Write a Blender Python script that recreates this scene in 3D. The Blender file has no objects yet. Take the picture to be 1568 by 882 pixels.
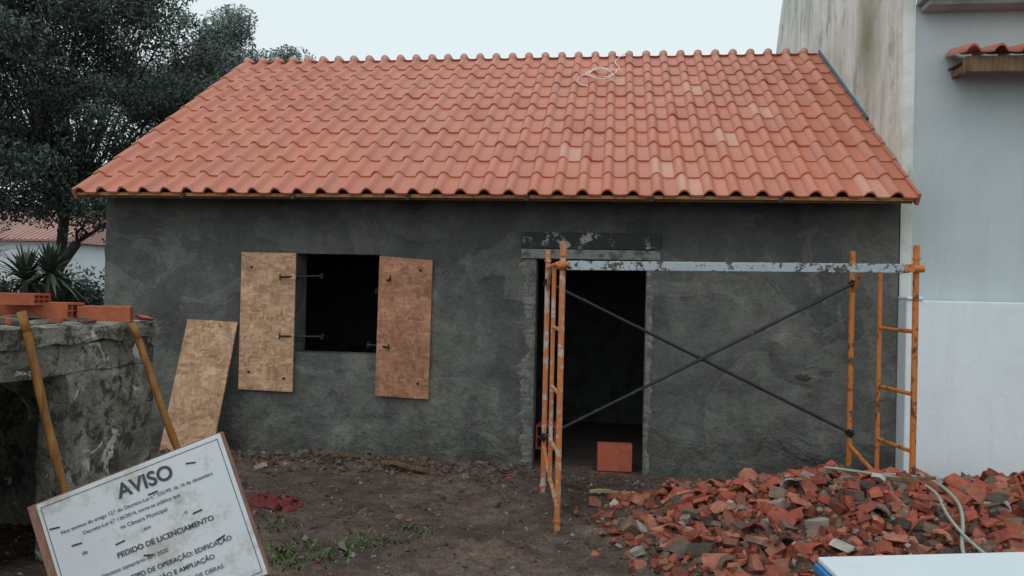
import bpy, math, random, bmesh
import numpy as np
from mathutils import Vector, Matrix, Euler, noise
R=math.radians
random.seed(7); rng=np.random.default_rng(7)
scene=bpy.context.scene
scene.view_settings.view_transform='Standard'
scene.view_settings.look='None'
scene.view_settings.exposure=0

# ------------------------------------------------------------ mesh builder
class MB:
    def __init__(s): s.v=[]; s.f=[]; s.c=[]; s.m=[]
    def add(s,vs,fs,col=(1,1,1),mi=0):
        b=len(s.v); s.v.extend([tuple(p) for p in vs])
        for f in fs: s.f.append(tuple(b+i for i in f)); s.c.append(col); s.m.append(mi)
    def box(s,c,size,rot=None,col=(1,1,1),jit=0,mi=0):
        hx,hy,hz=[d/2 for d in size]; vs=[]
        M=rot.to_matrix() if rot is not None else None
        for x in(-1,1):
            for y in(-1,1):
                for z in(-1,1):
                    p=Vector((x*hx,y*hy,z*hz))
                    if jit: p=Vector((p.x*(1+random.uniform(-jit,jit)),p.y*(1+random.uniform(-jit,jit)),p.z*(1+random.uniform(-jit,jit))))
                    if M: p=M@p
                    vs.append(p+Vector(c))
        s.add(vs,[(0,1,3,2),(4,6,7,5),(0,4,5,1),(2,3,7,6),(0,2,6,4),(1,5,7,3)],col,mi)
    def bb(s,a,b,col=(1,1,1),mi=0):
        s.box([(a[i]+b[i])/2 for i in range(3)],[abs(b[i]-a[i]) for i in range(3)],None,col,0,mi)
    def tube(s,p0,p1,r0,r1=None,n=8,col=(1,1,1),mi=0,cap=True):
        r1=r0 if r1 is None else r1
        p0=Vector(p0);p1=Vector(p1); d=(p1-p0)
        if d.length<1e-6: return
        d.normalize(); a=d.orthogonal().normalized(); b=d.cross(a); vs=[]
        for p,r in((p0,r0),(p1,r1)):
            for i in range(n):
                t=2*math.pi*i/n; vs.append(p+a*r*math.cos(t)+b*r*math.sin(t))
        fs=[(i,(i+1)%n,n+(i+1)%n,n+i) for i in range(n)]
        if cap: fs+= [tuple(range(n))[::-1],tuple(range(n,2*n))]
        s.add(vs,fs,col,mi)
    def build(s,name,mats,smooth=False,bevel=0,parent=None,normals=True):
        me=bpy.data.meshes.new(name); me.from_pydata(s.v,[],s.f)
        if not isinstance(mats,(list,tuple)): mats=[mats]
        for m in mats: me.materials.append(m)
        ca=me.color_attributes.new('Col','FLOAT_COLOR','CORNER')
        n=np.array([len(f) for f in s.f]); c=np.array([tuple(x)[:3] for x in s.c],dtype=np.float32)
        c=np.concatenate([c,np.ones((len(c),1),np.float32)],1)
        ca.data.foreach_set('color',np.repeat(c,n,axis=0).ravel())
        me.polygons.foreach_set('material_index',np.array(s.m,dtype=np.int32))
        if smooth: me.polygons.foreach_set('use_smooth',np.ones(len(s.f),dtype=bool))
        me.update()
        o=bpy.data.objects.new(name,me); scene.collection.objects.link(o)
        if bevel:
            b=o.modifiers.new('b','BEVEL'); b.width=bevel; b.segments=2; b.limit_method='ANGLE'
        if parent: o.parent=parent
        return o
def empty(name):
    o=bpy.data.objects.new(name,None); scene.collection.objects.link(o); o.empty_display_size=.2; return o

# ------------------------------------------------------------ materials
class NT:
    def __init__(s,name):
        s.mat=bpy.data.materials.new(name); s.mat.use_nodes=True; s.t=s.mat.node_tree; s.n=s.t.nodes
        s.b=s.n['Principled BSDF']; s.tc=s.n.new('ShaderNodeTexCoord')
    def L(s,a,b): s.t.links.new(a,b)
    def mapping(s,scale=(1,1,1),rot=(0,0,0),loc=(0,0,0)):
        m=s.n.new('ShaderNodeMapping'); m.inputs['Scale'].default_value=scale; m.inputs['Rotation'].default_value=rot
        m.inputs['Location'].default_value=loc
        s.L(s.tc.outputs['Object'],m.inputs['Vector']); return m.outputs[0]
    def noise(s,scale,detail=6,rough=.6,dist=0,vec=None):
        n=s.n.new('ShaderNodeTexNoise'); n.inputs['Scale'].default_value=scale; n.inputs['Detail'].default_value=min(detail,5)
        n.inputs['Roughness'].default_value=rough; n.inputs['Distortion'].default_value=dist
        s.L(vec if vec is not None else s.tc.outputs['Object'],n.inputs['Vector']); return n.outputs[0]
    def vor(s,scale,vec=None,feature='F1',out='Distance'):
        n=s.n.new('ShaderNodeTexVoronoi'); n.feature=feature; n.inputs['Scale'].default_value=scale
        s.L(vec if vec is not None else s.tc.outputs['Object'],n.inputs['Vector']); return n.outputs[out]
    def ramp(s,fac,stops,interp='LINEAR'):
        r=s.n.new('ShaderNodeValToRGB'); r.color_ramp.interpolation=interp; e=r.color_ramp.elements
        while len(e)<len(stops): e.new(.5)
        for i,(p,c) in enumerate(stops):
            e[i].position=p; e[i].color=(c,c,c,1) if isinstance(c,(int,float)) else (*c,1)
        s.L(fac,r.inputs[0]); return r.outputs[0]
    def mix(s,fac,a,b,mode='MIX'):
        m=s.n.new('ShaderNodeMix'); m.data_type='RGBA'; m.blend_type=mode
        for i,x in((0,fac),(6,a),(7,b)):
            if hasattr(x,'links'): s.L(x,m.inputs[i])
            elif i==0: m.inputs[0].default_value=x
            else: m.inputs[i].default_value=(*x,1) if not isinstance(x,(int,float)) else (x,x,x,1)
        return m.outputs[2]
    def math(s,op,a,b=0,clamp=False):
        m=s.n.new('ShaderNodeMath'); m.operation=op; m.use_clamp=clamp
        for i,x in((0,a),(1,b)):
            if hasattr(x,'links'): s.L(x,m.inputs[i])
            else: m.inputs[i].default_value=x
        return m.outputs[0]
    def maprange(s,v,a,b,c=0,d=1):
        m=s.n.new('ShaderNodeMapRange'); s.L(v,m.inputs[0])
        for i,x in enumerate((a,b,c,d)): m.inputs[1+i].default_value=x
        return m.outputs[0]
    def xyz(s):
        x=s.n.new('ShaderNodeSeparateXYZ'); s.L(s.tc.outputs['Object'],x.inputs[0]); return x.outputs
    def attr(s):
        a=s.n.new('ShaderNodeAttribute'); a.attribute_name='Col'; return a.outputs['Color']
    def bump(s,h,dist=.01,strength=1,prev=None):
        b=s.n.new('ShaderNodeBump'); b.inputs['Distance'].default_value=dist; b.inputs['Strength'].default_value=strength
        s.L(h,b.inputs['Height'])
        if prev is not None: s.L(prev,b.inputs['Normal'])
        return b.outputs[0]
    def out(s,col,rough=.8,normal=None,metal=0,spec=.5):
        if hasattr(col,'links'): s.L(col,s.b.inputs['Base Color'])
        else: s.b.inputs['Base Color'].default_value=(*col,1)
        if hasattr(rough,'links'): s.L(rough,s.b.inputs['Roughness'])
        else: s.b.inputs['Roughness'].default_value=rough
        s.b.inputs['Metallic'].default_value=metal
        s.b.inputs['Specular IOR Level'].default_value=spec
        if normal is not None: s.L(normal,s.b.inputs['Normal'])
        return s.mat

def m_cement():
    t=NT('cement_render')
    a=t.noise(.85,9,.58,.5); b=t.noise(3.3,8,.6,.7); c=t.noise(30,6,.7); h=t.noise(9,6,.65,.3,t.mapping((1,1,1),(0,0,0),(3,3,8)))
    st=t.noise(1,7,.6,.6,t.mapping((3,3,1.3),(0,.5,0)))
    base=t.ramp(a,[(.32,(.064,.068,.064)),(.5,(.100,.103,.095)),(.68,(.150,.149,.134))])
    e=t.noise(.95,6,.55,.9,t.mapping((1,1,1.3),(0,0,0),(5,2,7)))
    coat=t.ramp(e,[(.50,0),(.515,1)]); coat2=t.ramp(e,[(.60,0),(.615,1)])
    col=t.mix(t.math('MULTIPLY',coat,.38),base,(.175,.175,.155))
    col=t.mix(t.math('MULTIPLY',coat2,.45),col,(.072,.074,.069))
    col=t.mix(.75,col,t.ramp(b,[(.3,.28),(.45,.46),(.58,.56),(.75,.78)]),'OVERLAY')
    col=t.mix(.5,col,t.ramp(st,[(.35,.34),(.65,.66)]),'OVERLAY')
    col=t.mix(.5,col,t.ramp(h,[(.3,.32),(.7,.68)]),'OVERLAY')
    col=t.mix(.45,col,t.ramp(c,[(.3,.28),(.7,.72)]),'OVERLAY')
    ln=t.ramp(t.math('ABSOLUTE',t.math('SUBTRACT',e,.507)),[(0,1),(.004,0)])
    col=t.mix(t.math('MULTIPLY',ln,.25),col,(.28,.275,.245))
    sp=t.noise(7,5,.75,0,t.mapping((1,1,1),(0,0,0),(2,8,1)))
    col=t.mix(t.ramp(sp,[(.66,0),(.69,.45)]),col,(.29,.285,.26))
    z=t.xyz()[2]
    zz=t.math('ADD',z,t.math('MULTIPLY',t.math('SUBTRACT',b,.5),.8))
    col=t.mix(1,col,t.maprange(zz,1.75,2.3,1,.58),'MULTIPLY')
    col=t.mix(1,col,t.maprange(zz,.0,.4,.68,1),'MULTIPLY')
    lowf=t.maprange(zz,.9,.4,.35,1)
    n=t.bump(c,.008,1); n=t.bump(t.math('MULTIPLY',h,lowf),.04,.9,n); n=t.bump(b,.04,.6,n); n=t.bump(coat,.008,.5,n)
    return t.out(col,t.ramp(b,[(.35,.62),(.65,.88)]),n,spec=.35)
def m_mossy():
    t=NT('weathered_concrete')
    a=t.noise(2.2,9,.68,.7); b=t.noise(9,9,.75,.4); c=t.noise(60,5,.7)
    col=t.ramp(a,[(.3,(.10,.096,.083)),(.46,(.21,.20,.17)),(.58,(.32,.30,.255)),(.72,(.45,.43,.38))])
    col=t.mix(t.ramp(b,[(.42,.85),(.50,0)]),col,(.042,.040,.035))
    w=t.noise(3.2,7,.65,.6,t.mapping((1,1,1),(0,0,0),(3,1,9)))
    col=t.mix(t.ramp(w,[(.61,0),(.63,.85)]),col,(.66,.66,.61))
    g=t.noise(3.5,6,.6,0,t.mapping((1,1,1),(0,0,0),(13,1,2)))
    col=t.mix(t.ramp(g,[(.52,0),(.75,.5)]),col,(.15,.145,.05))
    col=t.mix(.6,col,t.ramp(c,[(.3,.25),(.7,.75)]),'OVERLAY')
    n=t.bump(c,.008,1); n=t.bump(b,.04,1,n)
    return t.out(col,.9,n,spec=.25)
def m_white(name,base,dirt,amt,stain=False,lo=.4):
    t=NT(name)
    a=t.noise(1.3,8,.65,.3); st=t.noise(1,8,.65,.4,t.mapping((5,5,.7))); c=t.noise(30,6,.6)
    col=t.mix(t.math('MULTIPLY',t.ramp(a,[(lo,0),(.75,1)]),amt),base,dirt)
    col=t.mix(t.math('MULTIPLY',t.ramp(st,[(.48,0),(.72,1)]),amt),col,dirt)
    if stain:
        d=t.n.new('ShaderNodeVectorMath'); d.operation='DISTANCE'
        t.L(t.mapping((1,1,.45)),d.inputs[0]); d.inputs[1].default_value=(2.5,8.05,1.92)
        bl=t.math('ADD',d.outputs['Value'],t.math('MULTIPLY',t.math('SUBTRACT',a,.5),.9))
        col=t.mix(t.math('MULTIPLY',t.ramp(bl,[(.05,1),(.5,0)]),.85),col,(.15,.17,.07))
        sp=t.noise(3.2,6,.7,.2,t.mapping((1,1,.6),(0,0,0),(4,4,4)))
        col=t.mix(t.ramp(sp,[(.54,0),(.66,.6)]),col,(.22,.225,.18))
        s2=t.noise(1,6,.65,.3,t.mapping((1,6,.8),(0,0,0),(1,1,2)))
        col=t.mix(t.ramp(s2,[(.5,0),(.7,.5)]),col,(.33,.35,.26))
    n=t.bump(c,.004,.6); n=t.bump(a,.03,.5,n)
    return t.out(col,.85,n,spec=.3)
def m_tile():
    t=NT('clay_tile'); a=t.noise(7,7,.65); c=t.noise(80,5,.6); b=t.noise(1.1,5,.6)
    col=t.mix(.25,t.attr(),t.ramp(a,[(.3,.38),(.7,.62)]),'OVERLAY')
    col=t.mix(.2,col,t.ramp(b,[(.3,.40),(.7,.60)]),'OVERLAY')
    col=t.mix(.2,col,t.ramp(c,[(.3,.35),(.7,.65)]),'OVERLAY')
    return t.out(col,t.ramp(a,[(.3,.30),(.7,.5)]),t.bump(c,.0015,.4),spec=.55)
def m_attr(name,rough=.85,bd=.008,bs=45,ov=.5,spec=.35,sc=20):
    t=NT(name); a=t.noise(sc,7,.7); c=t.noise(bs,6,.7)
    col=t.mix(ov,t.attr(),t.ramp(a,[(.3,.25),(.7,.75)]),'OVERLAY')
    return t.out(col,rough,t.bump(c,bd,.9),spec=spec)
def m_ground():
    t=NT('mud_ground')
    a=t.noise(.9,9,.65,.4); b=t.noise(6,9,.7,.3); c=t.noise(45,7,.72)
    col=t.ramp(a,[(.3,(.055,.038,.031)),(.5,(.110,.075,.058)),(.7,(.185,.130,.100))])
    col=t.mix(.85,col,t.ramp(b,[(.3,.20),(.7,.78)]),'OVERLAY')
    col=t.mix(.8,col,t.ramp(c,[(.3,.15),(.7,.85)]),'OVERLAY')
    k=t.ramp(t.noise(13,6,.7,0,t.mapping((1,1,1),(0,0,0),(7,3,1))),[(.6,0),(.7,.5)])
    col=t.mix(k,col,(.22,.085,.053))
    k=t.ramp(t.noise(24,6,.75,0,t.mapping((1,1,1),(0,0,0),(1,13,1))),[(.62,0),(.68,.6)])
    col=t.mix(k,col,(.26,.22,.17))
    n=t.bump(c,.014,1); n=t.bump(b,.06,1,n)
    return t.out(col,t.ramp(b,[(.35,.36),(.65,.85)]),n,spec=.45)
def m_osb(nm,mul):
    t=NT(nm); cols=[]
    for i,(sc,ro) in enumerate((((13,13,34),(0,.45,0)),((40,13,12),(0,-.25,0)),((16,16,42),(0,1.1,0)))):
        wob=t.n.new('ShaderNodeVectorMath'); wob.operation='ADD'
        nz=t.n.new('ShaderNodeTexNoise'); nz.inputs['Scale'].default_value=9; t.L(t.tc.outputs['Object'],nz.inputs['Vector'])
        t.L(t.mapping(sc,ro,(i*3.1,i,i*1.7)),wob.inputs[0]); t.L(nz.outputs['Color'],wob.inputs[1])
        cc=t.vor(1,wob.outputs[0],'F1','Color')
        s=t.n.new('ShaderNodeSeparateColor'); t.L(cc,s.inputs[0]); cols.append(s)
    M_=lambda c:tuple(q*m for q,m in zip(c,mul))
    pal=[(0,M_((.38,.205,.115))),(.3,M_((.47,.275,.165))),(.7,M_((.54,.335,.21))),(1,M_((.62,.41,.275)))]
    c0=t.ramp(cols[0].outputs[0],pal);c1=t.ramp(cols[1].outputs[0],pal);c2=t.ramp(cols[2].outputs[0],pal)
    col=t.mix(t.ramp(cols[1].outputs[1],[(.45,0),(.5,1)]),c0,c1)
    col=t.mix(t.ramp(cols[2].outputs[1],[(.6,0),(.65,1)]),col,c2)
    w=t.noise(4,6,.65,.4); col=t.mix(.8,col,t.ramp(w,[(.3,.30),(.7,.68)]),'OVERLAY')
    dk=t.noise(1,7,.75,.6,t.mapping((11,11,17),(0,.5,0),(1,4,2)))
    col=t.mix(t.ramp(dk,[(.62,0),(.66,.85)]),col,(.13,.065,.035))
    g=t.noise(60,4,.7); col=t.mix(.3,col,t.ramp(g,[(.3,.3),(.7,.7)]),'OVERLAY')
    return t.out(col,.75,t.bump(cols[0].outputs[0],.002,.6),spec=.3)
def m_paint_rust(name,base,rust,lo,hi,metal=0,sc=14,rough=.55):
    t=NT(name); a=t.noise(sc,9,.75); b=t.noise(3,5,.6)
    f=t.ramp(t.math('ADD',a,t.math('MULTIPLY',t.math('SUBTRACT',b,.5),.35)),[(lo,0),(hi,1)])
    col=t.mix(f,base,rust); c=t.noise(90,4,.6)
    col=t.mix(.3,col,t.ramp(b,[(.3,.35),(.7,.65)]),'OVERLAY')
    return t.out(col,rough,t.bump(t.math('ADD',f,t.math('MULTIPLY',c,.4)),.002,.7),metal)
def m_wood(name,c0,c1,sc=(30,30,3)):
    t=NT(name); a=t.noise(1,8,.65,.5,t.mapping(sc)); b=t.noise(9,6,.6)
    col=t.ramp(a,[(.3,c0),(.7,c1)]); col=t.mix(.4,col,t.ramp(b,[(.3,.3),(.7,.7)]),'OVERLAY')
    return t.out(col,.75,t.bump(a,.003,.6),spec=.3)
def m_leaf(name):
    t=NT(name); return t.out(t.attr(),.5,None,spec=.5)
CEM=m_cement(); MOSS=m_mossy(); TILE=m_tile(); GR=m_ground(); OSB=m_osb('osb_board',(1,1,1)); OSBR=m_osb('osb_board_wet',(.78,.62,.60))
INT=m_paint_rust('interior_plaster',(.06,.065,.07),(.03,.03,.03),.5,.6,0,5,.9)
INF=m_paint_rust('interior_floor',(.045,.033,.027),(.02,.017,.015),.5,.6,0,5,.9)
WG=m_white('gable_whitewash',(.80,.83,.80),(.42,.43,.36),.72,True,.40)
WF=m_white('facade_paint',(.50,.555,.575),(.38,.425,.44),.4)
WL=m_white('garden_wall_paint',(.76,.82,.86),(.58,.62,.64),.35)
RUB=m_attr('rubble_mat',.75,.008,45,.65); BRK=m_attr('hollow_clay',.8,.004,80,.35)
ORG=m_paint_rust('orange_scaffold_paint',(.56,.17,.03),(.10,.04,.02),.54,.6)
ORGW=m_paint_rust('worn_scaffold_paint',(.52,.17,.05),(.48,.40,.36),.52,.57)
STL=m_paint_rust('galvanised_steel',(.40,.45,.47),(.06,.045,.04),.54,.60,.2,18,.45)
DRK=m_paint_rust('dark_steel',(.022,.024,.028),(.25,.25,.25),.64,.68,.3,16,.5)
WOOD=m_wood('weathered_wood',(.09,.055,.03),(.24,.15,.08)); POLE=m_wood('ochre_wood',(.17,.07,.02),(.38,.18,.05))
BARK=m_wood('bark',(.022,.020,.017),(.06,.052,.044),(12,12,3)); LEAF=m_leaf('leaf_mat')
OCH=m_paint_rust('ochre_fascia',(.42,.18,.05),(.24,.10,.035),.5,.6); 
LINT=m_paint_rust('lintel_tar',(.020,.022,.026),(.28,.28,.27),.56,.61,0,8,.8)
LIN2=m_paint_rust('lintel_concrete',(.21,.21,.195),(.08,.08,.075),.46,.60,0,12,.85)
PAP=m_paint_rust('sign_paper',(.66,.70,.73),(.42,.39,.35),.50,.68,0,4,.4)
PLAS=m_paint_rust('white_plastic',(.68,.76,.80),(.5,.54,.56),.55,.8,0,4,.35)
def simple(n,c,r=.6): t=NT(n); a=t.noise(25,5,.6); return t.out(t.mix(.25,c,t.ramp(a,[(.3,.3),(.7,.7)]),'OVERLAY'),r,t.bump(a,.002,.3))
BLU=simple('blue_plastic',(.02,.18,.45),.4); INK=simple('sign_ink',(.06,.065,.075),.6); HOSE=simple('hose_mat',(.30,.36,.30),.5)
WIRE=simple('wire_mat',(.75,.68,.62)); CLO=simple('cloth_mat',(.16,.03,.026),.9)
FLASH=simple('flashing_mat',(.08,.13,.17),.6)

# ------------------------------------------------------------ ground
def pile(x,y):
    a=.35*math.exp(-(abs((x-1.85)/1.25)**2.4+abs((y-5.5)/.85)**2.2))
    b=.34*math.exp(-(abs((x-3.3)/1.2)**2.2+abs((y-5.7)/1.0)**2.2))
    c=.10*math.exp(-(((x-.8)/.6)**2+((y-4.9)/.6)**2))
    return (max(a,b)+c)*(1+.4*noise.noise(Vector((x*2.2,y*2.2,5))))
def gz(x,y):
    k=1.0 if (-6<x<4.5 and 1<y<7.05) else 0.0
    if y>6.9: k*=max(0,1-(y-6.9)/.15)
    p=Vector((x,y,0)); h=.032*noise.fractal(p*1.3,.8,2,4)+.018*noise.fractal(p*7,.8,2,4)
    bank=0
    if -4.6<x<-.75: bank=.10*math.exp(-((y-6.85)/.28)**2)*(.6+.6*noise.noise(Vector((x*2.5,0,3))))
    return k*(h+bank)+ (pile(x,y) if y<7.1 else 0)
xs=np.concatenate([[-400,-150,-60,-30,-15,-9,-7],np.linspace(-6,4.6,260),[6,9,15,30,80,400]])
ys=np.concatenate([[-60,-20,-8,-2,.5],np.linspace(1.5,7.2,170),[8,10,14,20,30,60,150,400]])
g=MB(); nx,ny=len(xs),len(ys)
vs=[(x,y,gz(x,y)) for y in ys for x in xs]
g.add(vs,[(j*nx+i,j*nx+i+1,(j+1)*nx+i+1,(j+1)*nx+i) for j in range(ny-1) for i in range(nx-1)])
g.build('ground',GR,smooth=True)

# ------------------------------------------------------------ house
XL,XR,YF,YB=-4.947,2.463,7.0,12.8
EZ,EY,RY,RZ=2.47,6.65,9.9,4.65
sl=(RZ-EZ)/(RY-EY)
house=empty('tiled_house')
def wall_open(mb,x0,x1,z0,z1,ops,yf,yb):
    X=sorted({x0,x1,*[o[0] for o in ops],*[o[1] for o in ops]}); Z=sorted({z0,z1,*[o[2] for o in ops],*[o[3] for o in ops]})
    for i in range(len(X)-1):
        for j in range(len(Z)-1):
            cx,cz=(X[i]+X[i+1])/2,(Z[j]+Z[j+1])/2
            if any(o[0]<cx<o[1] and o[2]<cz<o[3] for o in ops): continue
            a,b,c,d=X[i],X[i+1],Z[j],Z[j+1]
            mb.add([(a,yf,c),(b,yf,c),(b,yf,d),(a,yf,d)],[(0,1,2,3)]); mb.add([(a,yb,c),(b,yb,c),(b,yb,d),(a,yb,d)],[(3,2,1,0)])
    for a,b,c,d in ops:
        mb.add([(a,yf,c),(a,yb,c),(a,yb,d),(a,yf,d)],[(0,1,2,3)]); mb.add([(b,yf,c),(b,yb,c),(b,yb,d),(b,yf,d)],[(3,2,1,0)])
        mb.add([(a,yf,d),(a,yb,d),(b,yb,d),(b,yf,d)],[(0,1,2,3)])
        if c>z0: mb.add([(a,yf,c),(b,yf,c),(b,yb,c),(a,yb,c)],[(0,1,2,3)])
w=MB(); wt=EZ+(YF-EY)*sl-.07
wall_open(w,XL,XR,-.15,wt,[(-2.975,-2.15,.995,1.94),(-.679,.323,-.15,1.925)],YF,YF+.26)
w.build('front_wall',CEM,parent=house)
w=MB()
for xa,xb in((XL,XL+.25),(XR-.25,XR)):
    prof=[(YF+.262,-.15),(YB,-.15),(YB,wt),(RY,RZ-.09),(YF+.262,wt+.16)]
    vs=[(xa,y,z) for y,z in prof]+[(xb,y,z) for y,z in prof]; n=5
    w.add(vs,[tuple(range(n))[::-1],tuple(range(n,2*n))]+[(i,(i+1)%n,n+(i+1)%n,n+i) for i in range(n)])
w.bb((XL+.252,YB-.25,-.15),(XR-.252,YB,wt)) 
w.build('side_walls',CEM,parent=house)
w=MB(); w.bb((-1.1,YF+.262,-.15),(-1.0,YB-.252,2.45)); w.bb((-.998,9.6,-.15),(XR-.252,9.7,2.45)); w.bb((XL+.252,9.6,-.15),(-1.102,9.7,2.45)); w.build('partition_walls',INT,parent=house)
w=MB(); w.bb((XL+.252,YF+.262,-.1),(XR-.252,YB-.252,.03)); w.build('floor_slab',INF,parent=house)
def tiles(mb,x0,ncol,pitch,nrow,L,e,d,n,seed):
    rr=random.Random(seed); ns=14
    for r in range(nrow):
        for c in range(ncol):
            v=rr.uniform(.94,1.07); hue=rr.uniform(-.009,.014)
            col=[.505*v,(.163+hue)*v,(.096+hue*.8)*v]
            if rr.random()<.010: col=[.57,.27,.19]
            if rr.random()<.03: col=[.44,.13,.075]
            dx=rr.uniform(-.004,.004); dl=rr.uniform(-.007,.007); dn=rr.uniform(-.003,.003)
            s0=r*L-.02+dl; s1=(r+1)*L+.03
            def P(t,s,lift):
                if t<.5: h=.048*math.sin(math.pi*t/.5)**.9
                else: h=-.006*math.sin(math.pi*(t-.5)/.5)
                p=e+d*s+n*(h+lift+dn); return (x0+(c+t*1.035)*pitch+dx,p.y,p.z)
            ts=[i/ns for i in range(ns+1)]
            vs=[P(t,s0,.002) for t in ts]+[P(t,s0,.017) for t in ts]+[P(t,s0+.012,.0205) for t in ts]+[P(t,(s0+s1)/2,.011) for t in ts]+[P(t,s1,.002) for t in ts]
            m=ns+1; fs=[(k*m+i,k*m+i+1,(k+1)*m+i+1,(k+1)*m+i) for k in range(1,4) for i in range(ns)]
            mb.add(vs,fs,col)
            mb.add([P(t,s0,.0) for t in ts]+[P(t,s0,.017) for t in ts],[(i,i+1,m+i+1,m+i) for i in range(ns)],[q*.9 for q in col])
            mb.add([P(0,s0,.017),P(0,s1,.002),P(0,s1,-.02),P(0,s0,-.0)],[(0,1,2,3)],col)
sv=Vector((0,RY-EY,RZ-EZ)); SL=sv.length; d=sv.normalized(); n=Vector((0,-d.z,d.y))
ncol=35; X0=-5.012; X1=2.467; pitch=(X1-X0)/ncol; nrow=11
mb=MB(); tiles(mb,X0,ncol,pitch,nrow,SL/nrow,Vector((0,EY,EZ)),d,n,3)
d2=Vector((0,-d.y,d.z)); n2=Vector((0,d.z,d.y)); eb=Vector((0,2*RY-EY,EZ))
tiles(mb,X0,ncol,pitch,nrow,SL/nrow,eb,d2,n2,4)
mb.build('roof_tiles',TILE,smooth=True,parent=house)
mb=MB()
for s,ee,dd,nn in((1,Vector((0,EY,EZ)),d,n),(-1,eb,d2,n2)):
    a=ee-nn*.022+dd*.02; b=ee+dd*SL-nn*.022; a2=a-nn*.05; b2=b-nn*.05
    mb.add([(x,p.y,p.z) for x in(X0+.02,X1-.01) for p in(a,b,b2,a2)],[(0,1,2,3),(7,6,5,4),(0,4,5,1),(3,2,6,7),(0,3,7,4),(1,5,6,2)])
mb.build('roof_deck',WOOD,parent=house)
mb=MB()
for (xa,xb) in ((X0-.028,X0-.005),(X1+.001,X1+.028)):
    for s in range(nrow):
        v=random.uniform(.9,1.08); L=SL/nrow; e0=Vector((0,EY,EZ))
        p0=e0+d*(s*L-.02)+n*.035; p1=e0+d*((s+1)*L)+n*.02
        vs=[(x,p.y+nn.y*k,p.z+nn.z*k) for x in(xa,xb) for p in(p0,p1) for nn,k in((n,0),(n,-.10))]
        mb.add(vs,[(0,1,3,2),(4,6,7,5),(0,4,5,1),(2,3,7,6),(0,2,6,4),(1,5,7,3)],(.47*v,.155*v,.095*v))
mb.build('rake_tiles',TILE,parent=house)
mb=MB()
for i in range(ncol):
    x=X0+(i+.26)*pitch
    mb.tube((x,RY-.05,RZ+.028),(x,RY+.05,RZ+.028),.052,.052,n=12,col=(.56,.28,.22))
mb.build('ridge_closers',TILE,smooth=True,parent=house)
mb=MB(); k=7
for i in range(k):
    a=X0+(X1-X0)*i/k; b=X0+(X1-X0)*(i+1)/k
    mb.box(((a+b)/2,EY+.014,EZ-.018+random.uniform(-.002,.002)),(b-a-.006,.02,.028))
mb.build('eave_fascia',OCH,parent=house)
mb=MB()
for i in range(1,k):
    a=X0+(X1-X0)*i/k; mb.box((a,EY-.002,EZ-.03),(.035,.012,.05),Euler((0,R(25),0)))
mb.build('eave_clips',DRK,parent=house)
mb=MB(); e0=Vector((0,EY,EZ)); p0=e0+d*SL*.42+n*.055; p1=e0+d*SL+n*.06
mb.add([(X1+.015,p0.y,p0.z),(X1+.036,p0.y,p0.z),(X1+.036,p1.y,p1.z),(X1+.015,p1.y,p1.z),(X1+.015,p0.y,p0.z-.05),(X1+.015,p1.y,p1.z-.05)],[(0,1,2,3),(0,3,5,4)])
mb.build('roof_flashing',FLASH,parent=house)
mb=MB(); mb.box((-.19,YF-.012,2.095),(1.256,.035,.15),None,jit=.01); mb.build('lintel_face',LINT,parent=house,bevel=.006)
mb=MB(); mb.box((-.19,YF-.010,1.972),(1.256,.03,.088),None,jit=.01); mb.build('lintel_beam',LIN2,parent=house,bevel=.006)
mb=MB()
rr=random.Random(5)
def ragged(x_in,side,z0,z1,wd):
    N=90
    def wf(i): return wd*(.75+.9*noise.noise(Vector((i*.13,side*3.3,0)))+.45*noise.noise(Vector((i*.6,side,5))))
    for i in range(N):
        za=z0+(z1-z0)*i/N; zb=z0+(z1-z0)*(i+1)/N
        wa=wf(i); wb=wf(i+1)
        ya=YF-.010-.006*noise.noise(Vector((i*.5,9,side))); yb=YF-.010-.006*noise.noise(Vector(((i+1)*.5,9,side)))
        xa=x_in+side*wa; xb=x_in+side*wb
        mb.add([(x_in,ya,za),(xa,ya+.006,za),(xb,yb+.006,zb),(x_in,yb,zb),(xa+side*.02,YF+.002,za),(xb+side*.02,YF+.002,zb),(x_in,YF+.03,za),(x_in,YF+.03,zb)],[(0,1,2,3),(1,4,5,2),(0,3,7,6)])
ragged(-.676,-1,-.02,1.925,.13); ragged(.320,1,-.02,1.925,.05)
t=NT('jamb_mortar'); a_=t.noise(9,6,.7); c_=t.noise(40,6,.75); cl_=t.mix(.7,t.ramp(a_,[(.35,(.11,.11,.10)),(.65,(.27,.265,.24))]),t.ramp(c_,[(.3,.25),(.7,.75)]),'OVERLAY')
JM=t.out(cl_,.9,t.bump(a_,.03,1,t.bump(c_,.01,1)),spec=.2)
mb.build('door_jamb_mortar',JM,parent=house,smooth=True)
mb=MB()
def patch(cx,cz,rx,rz,th,y=YF):
    N=22; c=[(cx,y-th,cz)]; r1=[];r2=[]
    for i in range(N):
        t=2*math.pi*i/N; q=1+.7*noise.noise(Vector((cx*7+math.cos(t)*1.6,cz*5+math.sin(t)*1.6,0)))
        r1.append((cx+rx*.6*q*math.cos(t),y-th*.8,cz+rz*.6*q*math.sin(t))); r2.append((cx+rx*q*math.cos(t),y+.002,cz+rz*q*math.sin(t)))
    mb.add(c+r1+r2,[(0,1+i,1+(i+1)%N) for i in range(N)]+[(1+i,1+N+i,1+N+(i+1)%N,1+(i+1)%N) for i in range(N)])
patch(1.68,.92,.17,.08,.012); mb.build('socket_rim',CEM,smooth=True,parent=house)
mb=MB(); patch(1.68,.925,.11,.045,.016); mb.build('socket_hollow',simple('socket_shade',(.045,.045,.034),.9),smooth=True,parent=house)
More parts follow.
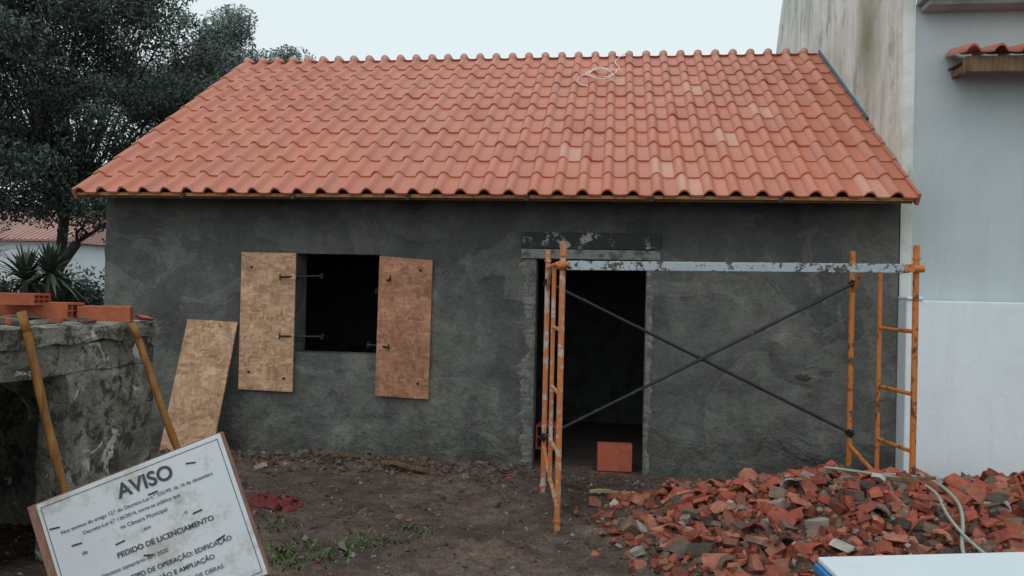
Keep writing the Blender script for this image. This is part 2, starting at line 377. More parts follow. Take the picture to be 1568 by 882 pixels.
def hollow(mb,c,size,rot,col):
    lx,ly,lz=size; th=.012; M=rot.to_matrix(); c=Vector(c)
    def bx(o,s): mb.box(c+M@Vector(o),s,rot,col)
    bx((0,0,lz/2-th/2),(lx,ly,th)); bx((0,0,-lz/2+th/2),(lx,ly,th))
    for sx in(-1,1): bx((0,sx*(ly/2-th/2),0),(lx,th,lz-2*th))
    for k in(-1,1): bx((0,k*ly/6,0),(lx-.006,.009,lz-2*th-.001))
    bx((0,0,0),(lx-.008,ly-2*th-.001,.009))
def clayblock(name,items):
    mb=MB()
    for c,s,r,cl in items: hollow(mb,c,s,Euler(r),cl)
    return mb.build(name,BRK)
clayblock('clay_block',[((.07,7.12,.13),(.31,.12,.24),(0,0,.05),(.42,.11,.06))])
clayblock('clay_block',[((-.56,7.34,.26),(.30,.19,.22),(0,0,1.5),(.34,.08,.045))])

def board(name,corners,th,mat,parent=None,nrm=None):
    c=[Vector(p) for p in corners]; nn=(c[1]-c[0]).cross(c[3]-c[0]).normalized()*th
    mb=MB(); mb.add(c+[p+nn for p in c],[(0,1,2,3),(7,6,5,4),(0,4,5,1),(1,5,6,2),(2,6,7,3),(3,7,4,0)])
    return mb.build(name,mat,bevel=.0015,parent=parent)
win=empty('window_shutter')
board('panel',[(-3.506,6.955,.63),(-2.965,6.955,.622),(-2.962,6.955,1.94),(-3.506,6.955,1.94)],-.02,OSB,win)
win2=empty('window_shutter')
board('panel',[(-2.150,6.93,.625),(-1.650,6.965,.605),(-1.640,6.965,1.895),(-2.136,6.925,1.925)],-.02,OSBR,win2)
def rods(parent,ls):
    mb=MB()
    for a,b in ls:
        mb.tube(a,b,.010,n=8); mb.tube(Vector(a)+Vector((0,0,.03)),Vector(a)-Vector((0,0,.03)),.008,n=6)
        mb.box(b,(.03,.03,.05),Euler((.2,.3,0)))
    mb.build('latch_bars',DRK,parent=parent)
rods(win,[((-3.10,6.925,1.71),(-2.74,7.06,1.73)),((-3.09,6.925,1.15),(-2.72,7.06,1.15))])
rods(win2,[((-2.02,6.90,1.72),(-2.20,7.08,1.60)),((-2.02,6.90,1.08),(-2.26,7.04,1.09))])
mb=MB(); 
for x,z in((-3.4,.8),(-3.4,1.8),(-3.05,.75),(-1.75,.75),(-1.75,1.8),(-2.08,.72)): mb.tube((x,6.94,z),(x,7.03,z),.012,n=6)
mb.build('standoff_pins',DRK,parent=win)
board('osb_sheet',[(-4.155,6.70,-.02),(-3.63,6.70,.0),(-3.535,6.965,1.27),(-4.045,6.965,1.285)],-.02,OSB)

# ------------------------------------------------------------ scaffold
sc=empty('scaffold')
FL=Vector((-.325,5.23,0)); BL=Vector((-.504,6.18,0)); FR=Vector((2.12,5.69,.04)); BR=Vector((1.965,6.60,.05))
def frame(f,b,nm,mat):
    mb=MB(); r=.021; H=1.965; up=Vector((0,0,1))
    mb.tube(f,f+up*H,r,n=12); mb.tube(b,b+up*H,r,n=12)
    for p in(f,b):
        mb.tube(p+up*(H-.10),p+up*(H-.085),r*1.35,n=12); mb.tube(p+up*.06,p+up*.075,r*1.35,n=12)
    mb.tube(f+up*1.82,b+up*1.82,r*.9,n=10)
    m=f.lerp(b,.52); mb.tube(m+up*.24,m+up*1.82,r*.75,n=10)
    for z in(.52,.92,1.36): mb.tube(f+up*z,m+up*z,r*.7,n=8)
    mb.tube(f+up*.16,m+up*.24,r*.75,n=8); mb.tube(m+up*.24,b+up*.38,r*.75,n=8)
    mb.tube(b+up*1.62,f.lerp(b,.8)+up*1.82,r*.6,n=8)
    mb.build(nm,mat,smooth=False,parent=sc)
frame(FL,BL,'end_frame',ORGW); frame(FR,BR,'end_frame',ORG)
mb=MB(); up=Vector((0,0,1)); a=FL+up*1.80; b=FR+up*1.80; dd=(b-a).normalized(); an=math.atan2(dd.y,dd.x)
mb.box((a+b)/2+Vector((-.02,-.035,0)),((b-a).length-.10,.045,.062),Euler((0,-math.asin(dd.z),an)))
for i in range(10):
    p=a.lerp(b,(i+.6)/10)+Vector((-.02,-.035,0)); mb.box(p,(.012,.052,.068),Euler((0,0,an)))
mb.build('ledger_beam',STL,parent=sc,bevel=.003)
mb=MB(); mb.box(b+Vector((-.07,-.045,.0)),(.07,.05,.05),Euler((0,0,an))); mb.tube(b+Vector((-.10,-.04,0)),b+Vector((.04,-.02,0)),.026,n=10)
mb.tube(a+Vector((-.04,-.03,0)),a+Vector((.05,-.03,0)),.028,n=10); mb.build('couplers',ORG,parent=sc)
mb=MB()
e=[(BL+up*1.70,BR+up*.48,.0),(BL+up*.46,BR+up*1.70,-.028)]
for p,q,off in e:
    o=Vector((0,off-.02,0)); mb.tube(p+o,q+o,.0125,n=8)
    for t in(.12,.3,.5,.7,.9): c=(p+o).lerp(q+o,t); dv=(q-p).normalized()*.02; mb.tube(c-dv,c+dv,.016,n=8)
for p in(BL+up*1.70,BL+up*.46,BR+up*1.70,BR+up*.48): mb.box(p+Vector((0,-.02,0)),(.05,.06,.05),Euler((.3,.5,0)))
mb.build('cross_braces',DRK,parent=sc)

# ------------------------------------------------------------ neighbour house
nb=empty('white_house')
def prism(mb,pts,x0,x1):
    n=len(pts); vs=[(x0,y,z) for y,z in pts]+[(x1,y,z) for y,z in pts]
    mb.add(vs,[tuple(range(n))[::-1],tuple(range(n,2*n))]+[(i,(i+1)%n,n+(i+1)%n,n+i) for i in range(n)])
mb=MB(); prism(mb,[(7.09,-.1),(12.6,-.1),(12.6,5.2),(12.35,5.75),(11.6,6.9),(10.0,7.6),(7.09,4.5)],2.505,2.60); mb.build('gable_wall',WG,parent=nb)
mb=MB(); mb.bb((2.60,7.10,-.1),(9,7.35,4.22)); mb.build('facade_wall',WF,parent=nb)
mb=MB(); mb.bb((2.60,6.82,4.20),(9,7.09,4.27)); mb.bb((2.64,6.90,4.14),(9,7.095,4.197)); mb.build('eave_cornice',m_white('cornice_mat',(.34,.37,.38),(.16,.16,.16),.6),parent=nb,bevel=.01)
mb=MB(); prism(mb,[(6.76,4.28),(7.2,4.42),(10.0,7.7),(9.95,7.8),(6.76,4.36)],2.61,9); mb.build('main_roof',m_attr('roof_dark'),parent=nb)
mb=MB(); mb.bb((2.85,11.0,-.1),(9,12.6,5.0)); mb.build('rear_wall',WG,parent=nb)
PX0,PX1=2.87,6.0; PZ=.16; PY=6.74
mb=MB(); mb.bb((PX0,PY,3.36+PZ),(PX1,PY+.08,3.49+PZ)); 
for x in (PX0+.06,3.6,4.4,5.2): mb.bb((x-.03,PY+.082,3.40+PZ),(x+.03,7.095,3.46+PZ))
mb.build('porch_beam',WOOD,parent=nb,bevel=.005)
mb=MB(); dp=Vector((0,.97,.24)).normalized(); np_=Vector((0,-dp.z,dp.y))
tiles(mb,PX0-.02,15,.21,1,.36,Vector((0,PY-.04,3.51+PZ)),dp,np_,9); mb.build('porch_tiles',TILE,smooth=True,parent=nb)
mb=MB(); mb.bb((PX0,PY+.09,3.475+PZ),(PX1,7.095,3.485+PZ)); mb.build('porch_boards',WOOD,parent=nb)
gw=MB(); gw.bb((2.47,6.82,-.1),(9,7.085,1.625)); gw.bb((2.466,6.80,1.627),(2.60,7.05,1.655)) ; gw.build('garden_wall',WL,bevel=.012)

# ------------------------------------------------------------ old masonry shed at left
sh=empty('concrete_shed')
def wall_x(mb,x0,x1,y0,y1,z0,z1,o):
    ya,yb,za,zb=o
    mb.bb((x0,y0,z0),(x1,ya,zb)); mb.bb((x0,yb,z0),(x1,y1,zb)); mb.bb((x0,y0,zb+.001),(x1,y1,z1))
def rough_obj(o,amt,cuts,sc_=6):
    bm=bmesh.new(); bm.from_mesh(o.data); bmesh.ops.remove_doubles(bm,verts=bm.verts,dist=.0001)
    bmesh.ops.subdivide_edges(bm,edges=bm.edges,cuts=cuts,use_grid_fill=True)
    for v in bm.verts:
        q=v.co*sc_; v.co+=Vector((noise.noise(q),noise.noise(q+Vector((9,0,0))),noise.noise(q+Vector((0,9,0)))))*amt+Vector((noise.noise(q*4),noise.noise(q*4+Vector((9,0,0))),noise.noise(q*4+Vector((0,9,0)))))*amt*.5
    for f in bm.faces: f.smooth=True
    bm.to_mesh(o.data); bm.free()
mb=MB(); wall_x(mb,-3.22,-3.04,2.2,4.82,-.05,1.26,(2.7,4.0,-.05,1.09)); o=mb.build('side_wall',MOSS,parent=sh); rough_obj(o,.018,16)
mb=MB(); mb.bb((-4.6,2.2,-.05),(-4.42,4.82,1.26)); mb.bb((-4.42,4.64,-.05),(-3.22,4.82,1.258)); mb.bb((-4.42,2.2,-.05),(-3.22,2.38,1.258)); o=mb.build('other_walls',MOSS,parent=sh); rough_obj(o,.012,10)
mb=MB(); mb.bb((-4.63,2.15,1.262),(-3.0,4.86,1.36)); o=mb.build('top_slab',MOSS,parent=sh); rough_obj(o,.022,34,9)
rr=random.Random(11)
st=empty('brick_stack'); mb=MB()
for c,rz,cl in (((-3.50,4.45,1.43),.15,(.44,.12,.06)),((-3.78,4.50,1.43),.1,(.40,.105,.055)),((-3.25,4.62,1.41),.5,(.42,.12,.055)),((-3.62,4.30,1.50),.22,(.38,.10,.05)),((-4.05,4.3,1.43),.2,(.42,.1,.05))):
    hollow(mb,c,(.30,.20,.07 if c[2]>1.44 else .10),Euler((0,0,rz)),cl)
mb.build('hollow_bricks',BRK,parent=st)
mb=MB()
for i in range(60):
    mb.box((rr.uniform(-4.3,-3.06),rr.uniform(3.2,4.8),1.385),(rr.uniform(.03,.13),rr.uniform(.03,.1),rr.uniform(.015,.04)),Euler((rr.uniform(-.2,.2),rr.uniform(-.2,.2),rr.uniform(0,3))),rr.choice([(.34,.09,.05),(.2,.18,.15),(.12,.11,.1)]),.3)
mb.build('broken_pieces',RUB,parent=st)
def pole(p0,p1,r):
    mb=MB(); N=14; p0=Vector(p0);p1=Vector(p1)
    for i in range(N):
        a=p0.lerp(p1,i/N);b=p0.lerp(p1,(i+1)/N)
        f=lambda q,k: q+Vector((.008*math.sin(k*.7),.006*math.cos(k*.9),0))
        mb.tube(f(a,i),f(b,i+1),r*(1+.08*math.sin(i*2.1)),r*(1+.08*math.sin((i+1)*2.1)),n=10,cap=(i in(0,N-1)))
    return mb.build('wooden_post',POLE,smooth=True)
pole((-3.0,3.59,1.45),(-2.67,3.73,-.03),.022); pole((-2.97,4.47,1.36),(-2.41,4.53,-.03),.022)

# ------------------------------------------------------------ notice sign
sg=empty('notice_sign')
TL=Vector((-2.575,3.205,.588)); TR=Vector((-1.800,3.400,.916)); BRc=Vector((-1.527,3.352,.293))
u=(TR-TL); W=u.length; u.normalize(); v=(BRc-TR); v-=u*v.dot(u); H=v.length; v.normalize(); nn=v.cross(u).normalized()
if nn.y>0: nn=-nn
def S(a,b,k=0): return TL+u*a+v*b+nn*k
def plate(a0,a1,b0,b1,k0,k1,nm,mat,bev=.002):
    mb=MB(); vs=[S(a,b,k) for a in(a0,a1) for b in(b0,b1) for k in(k0,k1)]
    mb.add(vs,[(0,1,3,2),(4,6,7,5),(0,4,5,1),(2,3,7,6),(0,2,6,4),(1,5,7,3)]); return mb.build(nm,mat,bevel=bev,parent=sg)
plate(-.045,W+.004,-.006,H+.006,-.055,-.012,'wood_backing',m_wood('pinkish_wood',(.22,.11,.08),(.38,.21,.16)))
plate(0,W,0,H,-.011,0,'panel',PAP,.003)
M=Matrix((u,-v,nn)).transposed().to_4x4()
def text(s,a,b,size,nm,bold=0,al='LEFT'):
    c=bpy.data.curves.new(nm,'FONT'); c.body=s; c.size=size; c.offset=bold; c.align_x=al; c.materials.append(INK); c.extrude=.0004
    o=bpy.data.objects.new(nm,c); scene.collection.objects.link(o); mm=M.copy(); mm.translation=S(a,b,.0035); o.matrix_world=mm; o.parent=sg
text('AVISO',W*.56,.112,.092,'heading',.0022,'CENTER')
text('Nos termos do artigo 12.º do Decreto-Lei n.º 555/99, de 16 de dezembro',.07,.168,.0235,'line_a')
text('Decreto-Lei n.º 136/2014, torna-se público que',.16,.205,.0235,'line_b')
text('na Câmara Municipal',.32,.245,.026,'line_c')
text('de                                  , em                    , o',.13,.290,.026,'line_d')
text('PEDIDO DE LICENCIAMENTO',.27,.362,.034,'line_e',.0006)
text('N.º processo camarário 00 / 2020',.13,.418,.026,'line_f')
text('TIPO DE OPERAÇÃO: EDIFICAÇÃO',.30,.475,.030,'line_g',.0004)
text('ALTERAÇÃO E AMPLIAÇÃO',.30,.525,.030,'line_h',.0004)
text('EMISSÃO DE LICENÇA DE OBRAS',.28,.58,.028,'line_i')
mb=MB()
for b in(.02,H-.022):
    mb.add([S(.02,b,.002),S(W-.02,b,.002),S(W-.02,b+.003,.002),S(.02,b+.003,.002)],[(0,1,2,3)])
for a in(.017,W-.020):
    mb.add([S(a,.02,.002),S(a+.003,.02,.002),S(a+.003,H-.02,.002),S(a,H-.02,.002)],[(0,1,2,3)])
mb.build('border_line',INK,parent=sg)
mb=MB(); rr=random.Random(3)
for a,b in((.05,.13),(.50,.145),(.12,.235),(.66,.30),(.30,.30),(.70,.08),(.40,.40),(.72,.45)):
    t=rr.uniform(-.3,.3); mb.box(S(a,b,.003),(.045,.007,.0015),(M.to_3x3()@Matrix.Rotation(t,3,'Z')).to_euler())
mb.build('dirt_scraps',simple('mud_scrap',(.05,.04,.035),.9),parent=sg)
mb=MB(); mb.tube(S(W*.75,.12,-.06),Vector((-1.85,3.75,0)),.022,n=8); mb.tube(S(W*.25,.12,-.06),Vector((-2.45,3.5,0)),.022,n=8); mb.build('props',WOOD,parent=sg)

# ------------------------------------------------------------ rubble + debris
def chunk(mb,p,s,col,flat=.5):
    sz=(s*random.uniform(.6,1.3),s*random.uniform(.4,.9),s*random.uniform(.15,flat))
    rot=Euler((random.gauss(0,.42),random.gauss(0,.42),random.uniform(0,6.28)))
    hx,hy,hz=[q/2 for q in sz]; n=random.choice((4,5,5,6,7)); Mx=rot.to_matrix(); vs=[]
    ang=sorted([2*math.pi*(i+random.uniform(-.4,.4))/n for i in range(n)])
    rad=[random.uniform(.7,1.2) for _ in ang]
    for zz in(-1,1):
        for a_,r_ in zip(ang,rad):
            k=random.uniform(.78,1.05); vs.append(Mx@Vector((hx*r_*k*math.cos(a_),hy*r_*k*math.sin(a_),hz*zz*random.uniform(.7,1.1)))+Vector(p))
    mb.add(vs,[tuple(range(n))[::-1],tuple(range(n,2*n))]+[(i,(i+1)%n,n+(i+1)%n,n+i) for i in range(n)],col)
def bcol():
    r=random.random(); v=random.uniform(.45,1.2)
    if r<.50: return (.35*v,.088*v,.052*v)
    if r<.70: return (.40*v,.15*v,.095*v)
    if r<.85: return (.20*v,.13*v,.095*v)
    if r<.94: return (.10*v,.075*v,.06*v)
    return (.34*v,.31*v,.27*v)
mb=MB(); cnt=0
while cnt<6800:
    x=random.uniform(-.4,4.3); y=random.uniform(3.7,6.75)
    p=pile(x,y); edge=min(1,max(0,(p-.015)/.13))
    if random.random()>edge: continue
    s=random.choice((.025,.03,.04,.05,.06,.07,.09,.11,.13)) if random.random()<.92 else random.uniform(.12,.21)
    z=gz(x,y)+random.uniform(-.008,.034); chunk(mb,(x,y,z),s,bcol(),.48); cnt+=1
for i in range(9):
    x=random.uniform(.9,3.3); y=random.uniform(4.7,5.9); z=gz(x,y)+.03
    hollow(mb,(x,y,z),(random.uniform(.08,.16),random.uniform(.1,.14),random.uniform(.05,.08)),Euler((random.uniform(-.7,.7),random.uniform(-.7,.7),random.uniform(0,6))),(.32,.085,.05))
for i in range(120):
    x=random.uniform(.4,3.4); y=random.uniform(4.2,6.0); z=gz(x,y)+.04; rot=Euler((random.uniform(-.6,.6),random.uniform(-.6,.6),random.uniform(0,6))).to_matrix()
    L=random.uniform(.07,.17); rad=.065; c=bcol(); N=6; vs=[]
    for q in(0,.012):
        for e_ in(-L/2,L/2):
            for k in range(N+1):
                t=math.pi*(.2+.6*k/N*random.uniform(.97,1.03)); vs.append(rot@Vector((math.cos(t)*(rad+q),e_*random.uniform(.8,1.1),math.sin(t)*(rad+q)-rad*.7))+Vector((x,y,z)))
    m=N+1; fs=[]
    for k in range(N): fs+=[(k,k+1,m+k+1,m+k),(2*m+k,3*m+k,3*m+k+1,2*m+k+1),(k,2*m+k,2*m+k+1,k+1),(m+k,m+k+1,3*m+k+1,3*m+k)]
    fs+=[(0,m,3*m,2*m),(N,2*m+N,3*m+N,m+N)]; mb.add(vs,fs,c)
mb.build('brick_rubble_pile',RUB)
mb=MB()
for i in range(4400):
    x=random.uniform(-4.2,3.0); y=random.uniform(3.3,6.95)
    if random.random()<.25: y=random.uniform(6.5,6.96)
    s=abs(random.gauss(0,.022))+.010; r=random.random(); v_=random.uniform(.5,1.25)
    col=(.12*v_,.083*v_,.065*v_) if r<.66 else ((.28*v_,.09*v_,.055*v_) if r<.80 else (.25*v_,.22*v_,.18*v_))
    chunk(mb,(x,y,gz(x,y)+s*.12),s,col,.7)
for i in range(560):
    x=random.gauss(-2.0,1.0); y=random.gauss(6.75,.13)
    if x<-4.4 or x>-.75 or y>6.97: continue
    s=random.uniform(.03,.10); v_=random.uniform(.6,1.3); chunk(mb,(x,y,gz(x,y)+.01),s,random.choice([(.11*v_,.08*v_,.063*v_),(.15*v_,.125*v_,.10*v_),(.13*v_,.078*v_,.055*v_)]),.5)
for (x,y,s,c) in ((-3.02,6.45,.13,(.36,.29,.22)),(.06,5.75,.10,(.42,.40,.35)),(1.25,6.25,.14,(.42,.38,.30)),(-.05,5.35,.06,(.3,.28,.25)),(1.45,4.22,.17,(.58,.57,.53)),(1.1,4.2,.14,(.38,.3,.25)),(-1.45,5.3,.07,(.25,.2,.16)),(-1.9,4.75,.09,(.22,.2,.16)),(-1.6,4.6,.1,(.14,.13,.11)),(-2.2,4.3,.1,(.15,.14,.12)),(1.75,5.25,.12,(.42,.40,.37)),(2.2,5.5,.12,(.40,.38,.35)),(.55,4.9,.11,(.36,.25,.17))):
    chunk(mb,(x,y,gz(x,y)+s*.2+(.04 if x>1 and y<6 else 0)),s,c,.6)
mb.build('ground_debris',RUB)
def plank(name,p,L,wd,th,rz,tilt=0,mat=WOOD):
    mb=MB(); N=6; rot=Euler((0,tilt,rz)).to_matrix(); vs=[]
    for i in range(N+1):
        xx=-L/2+L*i/N; k=wd/2*(1 if 0<i<N else .6)*random.uniform(.75,1.15)
        for yy,zz in((-k,-th/2),(k,-th/2),(k,th/2),(-k,th/2)): vs.append(rot@Vector((xx,yy,zz+.01*math.sin(i)))+Vector(p))
    fs=[(0,1,2,3),tuple(4*N+j for j in(3,2,1,0))]
    for i in range(N):
        for j in range(4): fs.append((4*i+j,4*i+(j+1)%4,4*i+4+(j+1)%4,4*i+4+j))
    mb.add(vs,fs); return mb.build(name,mat)
PALE=m_wood('pale_wood',(.22,.15,.08),(.48,.36,.22),(8,30,30))
plank('wood_scrap',(.05,6.15,.05),.36,.045,.02,.12,0,PALE); plank('wood_scrap',(.72,6.25,.08),.42,.06,.025,-.15,.05,PALE)
plank('wood_scrap',(-1.75,6.55,.08),.45,.04,.025,-.25,.05,WOOD); plank('wood_scrap',(-2.35,6.7,.12),.4,.035,.02,.25,.1,WOOD)
plank('wood_scrap',(1.85,5.35,.44),.6,.03,.02,.1,-.05,WOOD)
def path_tube(name,pts,r,mat,sub=8,parent=None):
    c=bpy.data.curves.new(name,'CURVE'); c.dimensions='3D'; c.bevel_depth=r; c.bevel_resolution=3; c.resolution_u=sub
    s=c.splines.new('NURBS'); s.points.add(len(pts)-1); s.use_endpoint_u=True; s.order_u=3
    for i,p in enumerate(pts): s.points[i].co=(*p,1)
    c.materials.append(mat); o=bpy.data.objects.new(name,c); scene.collection.objects.link(o)
    if parent: o.parent=parent
    return o
def on(x,y,k=.06): return (x,y,gz(x,y)+k)
path_tube('garden_hose',[on(1.35,6.1,.03),on(1.6,5.95,.03),on(1.95,5.75),on(2.18,5.5,.08),on(2.22,5.2,.10),on(2.12,4.9,.09),on(2.0,4.65,.09),on(1.96,4.4,.1),on(2.05,4.1,.06),on(2.4,4.0,.05)],.011,HOSE)
path_tube('garden_hose',[on(1.55,5.75,.06),on(1.9,5.55,.08),on(2.1,5.25,.12),on(2.02,4.9,.12),on(2.1,4.55,.1),on(2.3,4.2,.06)],.009,HOSE)
def rf(x,s,k=.075): p=Vector((0,EY,EZ))+d*s+n*k; return (x,p.y,p.z)
rr=random.Random(2)
pts=[rf(.16,SL-.03,.09),rf(.05,SL-.2),rf(-.02,SL-.4),rf(.05,SL-.6)]+[rf(-.16+.17*math.cos(i*.9)+rr.uniform(-.05,.05),SL-.85+.2*math.sin(i*.9)+rr.uniform(-.08,.08),.085) for i in range(18)]+[rf(-.42,SL-.95),rf(-.45,SL-1.2),rf(-.3,SL-1.3)]
path_tube('wire_coil',pts,.0055,WIRE)
mb=MB(); N=22; vs=[]
for j in range(N):
    for i in range(N):
        a=(i/(N-1)-.5); b_=(j/(N-1)-.5); x=-2.42+a*.36; y=5.38+b_*.22
        w_=noise.noise(Vector((a*6,b_*6,1)))
        e_=max(0,1-(2*max(abs(a),abs(b_)))**3); vs.append((x+.07*w_,y+.06*noise.noise(Vector((a*6,b_*6,8))),gz(x,y)+.005+e_*(.03+.12*abs(noise.noise(Vector((a*8,b_*10,4)))))))
mb.add(vs,[(j*N+i,j*N+i+1,(j+1)*N+i+1,(j+1)*N+i) for j in range(N-1) for i in range(N-1)]); mb.build('red_cloth',CLO,smooth=True)
ri=MB(); ri.tube((2.85,5.35,.38),(3.25,5.2,.80),.016,n=8); ri.tube((2.78,5.4,.38),(2.93,5.25,.42),.02,n=8); ri.box((2.86,5.35,.42),(.05,.16,.04),Euler((.3,.6,.2))); ri.build('rusty_pickaxe',m_paint_rust('rust',(.11,.05,.03),(.05,.025,.02),.45,.6))
mb=MB(); hollow(mb,(2.72,4.95,.38),(.16,.26,.16),Euler((.25,.1,1.2)),(.22,.06,.04)); hollow(mb,(2.70,5.25,.43),(.2,.2,.08),Euler((.9,.3,.4)),(.40,.11,.06)); mb.build('clay_block',BRK)
cr=empty('plastic_crate')
A=Vector((.675,2.607,.77)); ux=Vector((.965,.26,0)).normalized(); uy=Vector((.09,-1,0)).normalized()
def lid(a0,a1,b0,b1,z0,z1,nm,mat,bev):
    mb=MB(); vs=[A+ux*a+uy*b+Vector((0,0,z)) for a in(a0,a1) for b in(b0,b1) for z in(z0,z1)]
    mb.add(vs,[(0,1,3,2),(4,6,7,5),(0,4,5,1),(2,3,7,6),(0,2,6,4),(1,5,7,3)]); mb.build(nm,mat,bevel=bev,parent=cr)
lid(0.012,1.1,0.0,.6,-.02,0,'lid',PLAS,.006); lid(0,1.11,-.004,.61,-.05,-.021,'rim',BLU,.006); lid(.02,1.09,.02,.59,-.77,-.051,'body',BLU,.01)

# ------------------------------------------------------------ vegetation
def leaves(centers,rad,nper,lsz,cols,seed,asp=.42,flat=.8):
    r=np.random.default_rng(seed); V=[];C=[]
    for (c,rd,br) in centers:
        k=int(nper*(rd/rad)**2); dirs=r.normal(size=(k,3)); dirs/=np.linalg.norm(dirs,axis=1)[:,None]
        rr_=rd*r.random((k,1))**.55; p=np.array(c)+dirs*rr_*np.array([1,1,flat])
        a=r.normal(size=(k,3)); a[:,2]-=.3; a/=np.linalg.norm(a,axis=1)[:,None]
        b=np.cross(a,r.normal(size=(k,3))); b/=np.linalg.norm(b,axis=1)[:,None]
        L=lsz*r.uniform(.6,1.3,(k,1)); 
        q=np.stack([p-a*L*.5,p+b*L*asp*.5,p+a*L*.5,p-b*L*asp*.5],1); V.append(q.reshape(-1,3))
        base=np.array(cols[0])+(np.array(cols[1])-np.array(cols[0]))*r.random((k,1))
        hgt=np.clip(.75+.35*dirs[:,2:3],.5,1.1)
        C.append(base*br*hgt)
    return np.concatenate(V),np.concatenate(C)
def leafmesh(name,V,C,parent):
    me=bpy.data.meshes.new(name); nf=len(V)//4
    me.vertices.add(len(V)); me.vertices.foreach_set('co',V.astype(np.float32).ravel())
    me.loops.add(nf*4); me.loops.foreach_set('vertex_index',np.arange(nf*4,dtype=np.int32))
    me.polygons.add(nf); me.polygons.foreach_set('loop_start',np.arange(0,nf*4,4,dtype=np.int32)); me.polygons.foreach_set('loop_total',np.full(nf,4,dtype=np.int32))
    me.update(calc_edges=True); me.materials.append(LEAF)
    ca=me.color_attributes.new('Col','FLOAT_COLOR','CORNER')
    c4=np.concatenate([C,np.ones((nf,1))],1).astype(np.float32); ca.data.foreach_set('color',np.repeat(c4,4,axis=0).ravel())
    o=bpy.data.objects.new(name,me); scene.collection.objects.link(o)
    if parent: o.parent=parent
    return o
def tree(name,base,forks,cc,rads,ncl,clr,nper,lsz,cols,seed,tr=.16):
    root=empty(name); r=random.Random(seed); cl=[]
    while len(cl)<ncl:
        q=Vector([r.uniform(-1,1) for _ in range(3)])
        if q.length>1 or (q.length<.45 and r.random()<.6): continue
        if noise.noise(q*2.6+Vector((seed,0,0)))<-.25: continue
        p=Vector(cc)+Vector((q.x*rads[0],q.y*rads[1],q.z*rads[2])); cl.append((p,clr*r.uniform(.5,1.25),r.uniform(.65,1.3)))
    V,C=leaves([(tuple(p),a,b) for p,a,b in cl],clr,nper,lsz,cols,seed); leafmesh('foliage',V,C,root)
    mb=MB(); b=Vector(base); fs=[Vector(f) for f in forks]
    def limb(p,q,r0,r1,k=5,w=.15):
        last=p
        for i in range(1,k+1):
            t=i/k; nx_=p.lerp(q,t)+Vector((r.uniform(-w,w),r.uniform(-w,w),r.uniform(-w,w)*.5))*(1 if i<k else 0)
            mb.tube(last,nx_,r0+(r1-r0)*(i-1)/k,r0+(r1-r0)*t,n=8,cap=False); last=nx_
    for f in fs: limb(b+Vector((r.uniform(-.06,.06),r.uniform(-.06,.06),0)),f,tr,tr*.5)
    for p,a,_ in cl[::2]:
        f=min(fs,key=lambda f:(f-p).length); limb(f,p,tr*.2,.008,4,.12)
    mb.build('trunk_and_limbs',BARK,smooth=True,parent=root); return root
DK=((.045,.070,.055),(.09,.13,.10)); LT_HAZE=((.14,.185,.165),(.24,.30,.265))  # paler pair: mist haze painted into the far trees' leaf colour
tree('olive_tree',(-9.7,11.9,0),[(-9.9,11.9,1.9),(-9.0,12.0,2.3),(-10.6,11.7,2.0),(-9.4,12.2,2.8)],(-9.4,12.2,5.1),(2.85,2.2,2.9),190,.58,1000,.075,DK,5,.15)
tree('olive_tree',(-9.2,16.2,0),[(-9.2,16.2,3),(-8.6,16.3,3.4)],(-8.75,16.3,5.75),(1.9,1.8,2.0),84,.50,1000,.085,LT_HAZE,8,.14)
tree('olive_tree',(-7.3,17.5,0),[(-7.3,17.5,3)],(-7.7,17.6,5.2),(1.2,1.1,1.45),30,.45,900,.085,LT_HAZE,9,.10)
tree('olive_tree',(-12.6,11.0,0),[(-12.4,11,2.2),(-12.0,11.3,2.6)],(-12.4,11.5,5.0),(2.2,2.0,2.6),90,.62,800,.08,DK,15,.17)
def shrub(name,boxr,ncl,clr,nper,lsz,cols,seed):
    root=empty(name); r=random.Random(seed); cl=[]
    x0,x1,y0,y1,z0,z1=boxr
    for i in range(ncl):
        cl.append(((r.uniform(x0,x1),r.uniform(y0,y1),z0+(z1-z0)*r.random()**.8),clr*r.uniform(.6,1.2),r.uniform(.6,1.3)))
    V,C=leaves(cl,clr,nper,lsz,cols,seed); leafmesh('foliage',V,C,root)
    mb=MB()
    for p,_,_ in cl[::2]: mb.tube((p[0],p[1],0),p,.025,.01,n=5)
    mb.build('stems',BARK,parent=root)
shrub('hedge',(-12.5,-6.6,10.2,11.4,.2,1.5),66,.5,500,.08,DK,21)
shrub('hedge',(-12.3,-5.6,17,19,.2,3.0),70,.7,450,.12,DK,22)
def yucca(p,sz,seed,nb=110):
    r=random.Random(seed); mb=MB(); mb.tube((p[0],p[1],0),p,.07,.05,n=8,col=(.05,.04,.03))
    for i in range(nb):
        a=r.uniform(0,6.28); el=r.uniform(-.5,1.45); L=sz*r.uniform(.7,1.1); dr=Vector((math.cos(a)*math.cos(el),math.sin(a)*math.cos(el),math.sin(el))); sd=dr.cross(Vector((0,0,1))).normalized()*.022
        v=r.uniform(.5,1.2); pts=[Vector(p)+dr*L*t-Vector((0,0,.25*L*t*t)) for t in(0,.35,.7,1)]
        vs=[]; 
        for q,k in zip(pts,(1,1.1,.8,.05)): vs+=[q-sd*k,q+sd*k]
        mb.add(vs,[(0,1,3,2),(2,3,5,4),(4,5,7,6)],(.075*v,.115*v,.07*v))
    mb.build('yucca_plant',LEAF)
yucca((-8.9,9.7,1.85),.8,1); yucca((-8.2,9.9,1.65),.7,2); yucca((-9.5,10.2,2.1),.8,3); yucca((-7.75,9.8,1.75),.6,4)
dh=empty('distant_house')
mb=MB(); mb.bb((-27,23,-.1),(-17.9,29,2.95)); mb.build('walls',WL,parent=dh)
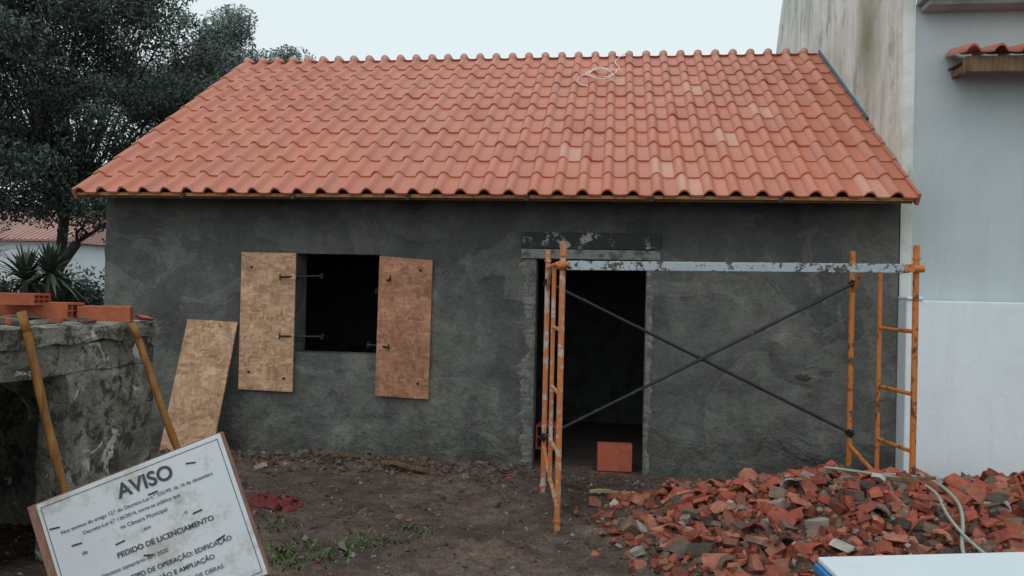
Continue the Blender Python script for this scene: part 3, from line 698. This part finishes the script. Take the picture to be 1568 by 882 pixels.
mb=MB(); vs=[(-27.3,22.7,2.96),(-17.6,22.7,2.96),(-17.6,26,4.4),(-27.3,26,4.4),(-27.3,29.3,2.96),(-17.6,29.3,2.96)]
mb.add(vs,[(0,1,2,3),(3,2,5,4),(0,3,4),(1,5,2)],(.46,.24,.20))
for i in range(48): 
    x=-27.2+i*.2; mb.tube((x,22.68,2.98),(x,26,4.43),.05,n=6,col=(.48*random.uniform(.85,1.1),.26,.22))
mb.build('roof',TILE,parent=dh)
mb=MB()
for (cx,cy,sd,nb_) in((-1.75,4.55,.16,120),(-1.45,4.75,.12,50),(-2.0,4.4,.14,90),(-1.25,5.0,.08,20),(-2.2,4.9,.1,40)):
    for i in range(nb_):
        x=random.gauss(cx,sd);y=random.gauss(cy,sd*.8); z=gz(x,y); a=random.uniform(0,6.28); h=random.uniform(.012,.045); w_=random.uniform(.004,.010)
        dx=Vector((math.cos(a),math.sin(a),0)); px=dx.cross(Vector((0,0,1)))*w_; b0=Vector((x,y,z)); v_=random.uniform(.5,1.3)
        mb.add([b0-px,b0+px,b0+dx*h*.6+px*.9+Vector((0,0,h*.7)),b0+dx*h*1.3+Vector((0,0,h)),b0+dx*h*.6-px*.9+Vector((0,0,h*.7))],[(0,1,2,3,4)],(.09*v_,.15*v_,.04*v_))
mb.build('weeds',LEAF)

# ------------------------------------------------------------ sky, sun, camera
wd=bpy.data.worlds.new('World'); scene.world=wd; wd.use_nodes=True; nt=wd.node_tree; bg=nt.nodes['Background']
sk=nt.nodes.new('ShaderNodeTexSky'); sk.sky_type='NISHITA'; sk.sun_disc=False; sk.sun_elevation=R(55); sk.sun_rotation=R(200); sk.dust_density=4
mx=nt.nodes.new('ShaderNodeMix'); mx.data_type='RGBA'; mx.inputs[0].default_value=.86; mx.inputs[7].default_value=(8.7,9.8,10.0,1)
nt.links.new(sk.outputs[0],mx.inputs[6]); nt.links.new(mx.outputs[2],bg.inputs[0]); bg.inputs[1].default_value=.10
sl_=bpy.data.lights.new('sun','SUN'); sl_.energy=.5; sl_.angle=R(60); sl_.color=(1,.98,.95); so=bpy.data.objects.new('sun',sl_); scene.collection.objects.link(so)
so.rotation_euler=(R(35),0,R(-20))
cam=bpy.data.cameras.new('camera'); co=bpy.data.objects.new('camera',cam); scene.collection.objects.link(co); cam.sensor_width=36; cam.lens=27; cam.clip_end=2000; cam.clip_start=.05
co.matrix_world=Matrix.Translation((0,0,1.6))@(Matrix.Rotation(R(7.3),4,'Z')@Matrix.Rotation(R(90.44),4,'X')@Matrix.Rotation(R(1.32),4,'Z'))
scene.camera=co
